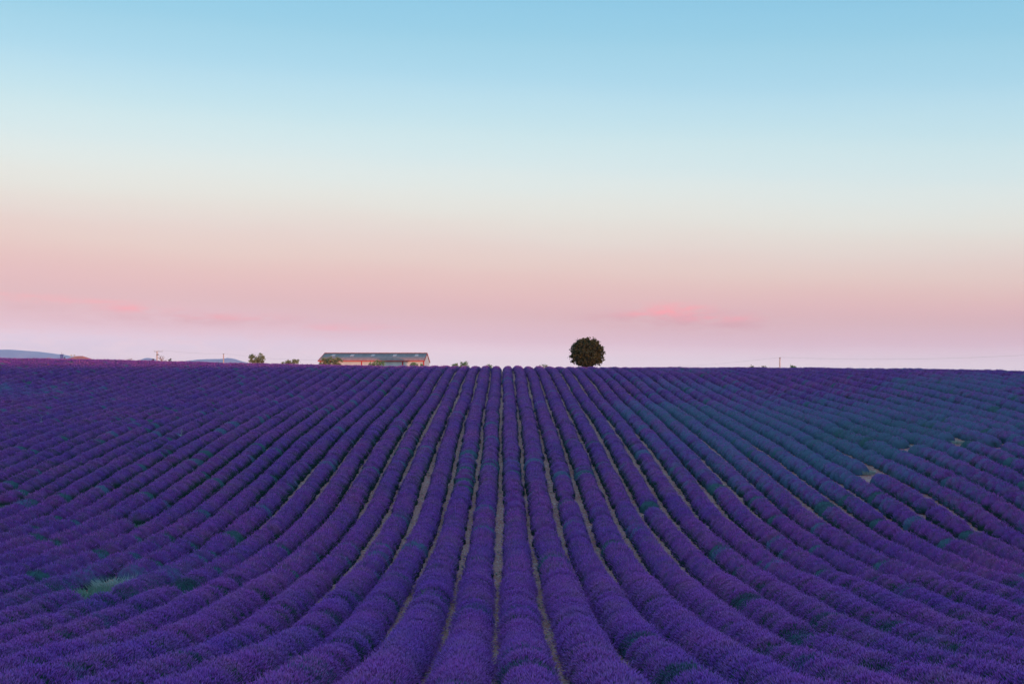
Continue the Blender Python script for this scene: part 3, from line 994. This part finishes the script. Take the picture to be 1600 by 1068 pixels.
def house(px0, px1, ptop, peave, Y, label, chim=(), depth=9.0):
    X0, X1 = (px0 - VX) / F * Y, (px1 - VX) / F * Y
    zt, ze = (HY - ptop) / F * (Y + depth / 2), (HY - peave) / F * Y
    xm = (X0 + X1) / 2; g = gz(xm, Y)
    root = empty('farmhouse', (xm, Y, g)); tag(root, label, 'house')
    w = (X1 - X0) / 2
    l = lambda p: (p[0], p[1], p[2] - g)
    MB().box(l((0, depth / 2, (ze - .1 + g - .4) / 2)), (2 * w - 0.5, depth - 0.5, ze - .1 - g + .4)).build('wall', M_RENDER, root)
    bmx = MB()
    bm = bmx.bm
    rl = w * 0.38
    a = [bm.verts.new(l(p)) for p in ((-w, 0, ze), (w, 0, ze), (w, depth, ze), (-w, depth, ze))]
    rdg = [bm.verts.new(l(p)) for p in ((-rl * 1.1, depth / 2, zt), (rl * 0.7, depth / 2, zt))]
    for f in ((a[0], a[1], rdg[1], rdg[0]), (a[2], a[3], rdg[0], rdg[1]), (a[1], a[2], rdg[1]), (a[3], a[0], rdg[0]), (a[3], a[2], a[1], a[0])):
        bm.faces.new(f)
    roof = bmx.build('roof', M_TERRA, root)
    for cx in chim:
        x = (cx - VX) / F * (Y + depth / 2) - xm
        c = MB(); c.box(l((x, depth / 2, zt + .1)), (0.45, 0.45, 0.7)); c.build('chimney', M_RENDER, roof)
    for s in (-0.45, 0.45):
        f = MB(); f.box(l((w * s, 0.23, g + 2.2)), (0.9, 0.1, 1.2)); wn = f.build('window', M_RED, root)
        p = MB(); p.box(l((w * s, 0.16, g + 2.2)), (0.74, 0.04, 1.04)); p.build('pane', M_GLASS, wn)
    return root


house(103.5, 130, 555.9, 560.6, 330, 'terracotta farmhouse roof with two pale chimneys showing above the far left crest', (111.5, 116.3))
house(65, 75, 558.9, 560.6, 345, 'low reddish roof barely showing above the crest at far left', (), 6.0)

TY = 325
tx = (96.5 - VX) / F * TY
tg = gz(tx, TY)
tw = empty('small_tower', (tx, TY, tg)); tag(tw, 'narrow blue grey tower with a mast left of the terracotta roof', 'tower')
tz = (HY - 553.4) / F * TY - tg
MB().box((0, 0, tz * 0.42), (0.85, 0.85, tz * 0.84)).build('shaft', M_TOWER, tw)
MB().box((0, 0, tz * 0.93 - .1), (0.72, 0.72, tz * 0.14)).build('cabin', M_TOWER, tw)
MB().box((0, 0, tz), (1.0, 1.0, 0.14)).build('cap', M_TOWER, tw)
MB().tube([(0, 0, tz), (0, 0, tz + 0.75)], [0.05, 0.04], 6).build('mast', M_STEEL, tw)

# ------------------------------------------------------------------ poles and wires


def pole(px, ptop, Y, label, arm=True):
    X = (px - VX) / F * Y
    g = gz(X, Y); top = (HY - ptop) / F * Y - g
    root = empty('utility_pole', (X, Y, g)); tag(root, label, 'utility pole', 'utility poles')
    mb = MB()
    mb.tube([(0, 0, -0.5), (0, 0, top)], [0.21, 0.14], 10)
    mb.build('shaft', M_CONC, root)
    if arm:
        m = MB(); m.box((0.35, 0.0, top - 0.12), (2.3, 0.1, 0.1)); m.build('crossarm', M_STEEL, root)
        for dx in (-0.7, 0.35, 1.4):
            MB().tube([(dx, 0, top - 0.07), (dx, 0, top + 0.06), (dx, 0, top + 0.14), (dx, 0, top + 0.2)], [0.04, 0.08, 0.08, 0.04], 8).build('insulator', M_GLASSY, root)
        m = MB(); m.box((0.22, -0.2, top - 0.95), (0.5, 0.3, 0.34)); m.build('switch_box', M_STEEL, root)
    else:
        m = MB(); m.box((0, 0, top + 0.1), (0.34, 0.34, 0.22)); m.build('cap', M_STEEL, root)
        MB().tube([(0.2, 0, top + 0.12), (0.2, 0, top + 0.3)], [0.06, 0.04], 8).build('insulator', M_GLASSY, root)
    return (X, Y, g + top)


def wire(a, b, sag, label, r=0.013):
    a, b = Vector(a), Vector(b)
    pts = [a.lerp(b, t / 24) + Vector((0, 0, -4 * sag * (t / 24) * (1 - t / 24))) for t in range(25)]
    o = a.copy()
    mb = MB(); mb.tube([p - o for p in pts], [r] * 25, 5)
    w = mb.build('overhead_wire', M_WIRE)
    w.location = o
    return tag(w, label, 'wire')


p1 = pole(245.3, 548.2, 262, 'pole with a crossarm and switch box beside the bare tree at left')
p2 = pole(349.3, 553.6, 290, 'plain pole in front of the low blue hill, left of the twin tree', False)
p3 = pole(1218.5, 559.6, 262, 'plain pole alone on the right-hand skyline', False)
wire((p1[0] + 1.4, p1[1], p1[2] + 0.2), (p2[0] + .2, p2[1], p2[2] + 0.3), 0.35, 'thin overhead wire strung between the two left poles')
wire((p2[0] + .2, p2[1], p2[2] + 0.3), (BX0 + 0.1, 262, 6.3), 0.5, 'thin overhead wire from the plain left pole towards the barn')
wire(pt(1020, 573.5, 330), (p3[0] + .2, p3[1], p3[2] + 0.3), 0.5, 'thin overhead wire running down leftwards from the right-hand pole')
wire((p3[0] + .2, p3[1], p3[2] + 0.3), pt(1725, 546.5, 215), 1.15, 'thin overhead wire sagging from the right-hand pole to the right edge')

# ------------------------------------------------------------------ evening haze
hz = bpy.data.materials.new('haze')
hz.use_nodes = True
ht = hz.node_tree
ht.nodes.clear()
vol = nd(ht, 'ShaderNodeVolumePrincipled')
vol.inputs['Color'].default_value = (0.72, 0.82, 1.0, 1)
vol.inputs['Density'].default_value = 0.00006
vol.inputs['Anisotropy'].default_value = 0.0
hout = nd(ht, 'ShaderNodeOutputMaterial')
ht.links.new(vol.outputs[0], hout.inputs['Volume'])
mb = MB()
mb.box((0, 5205, 106.5), (20400, 11700, 357))
tag(mb.build('haze', hz), 'thin evening haze over the plateau', 'haze', kind='stuff')
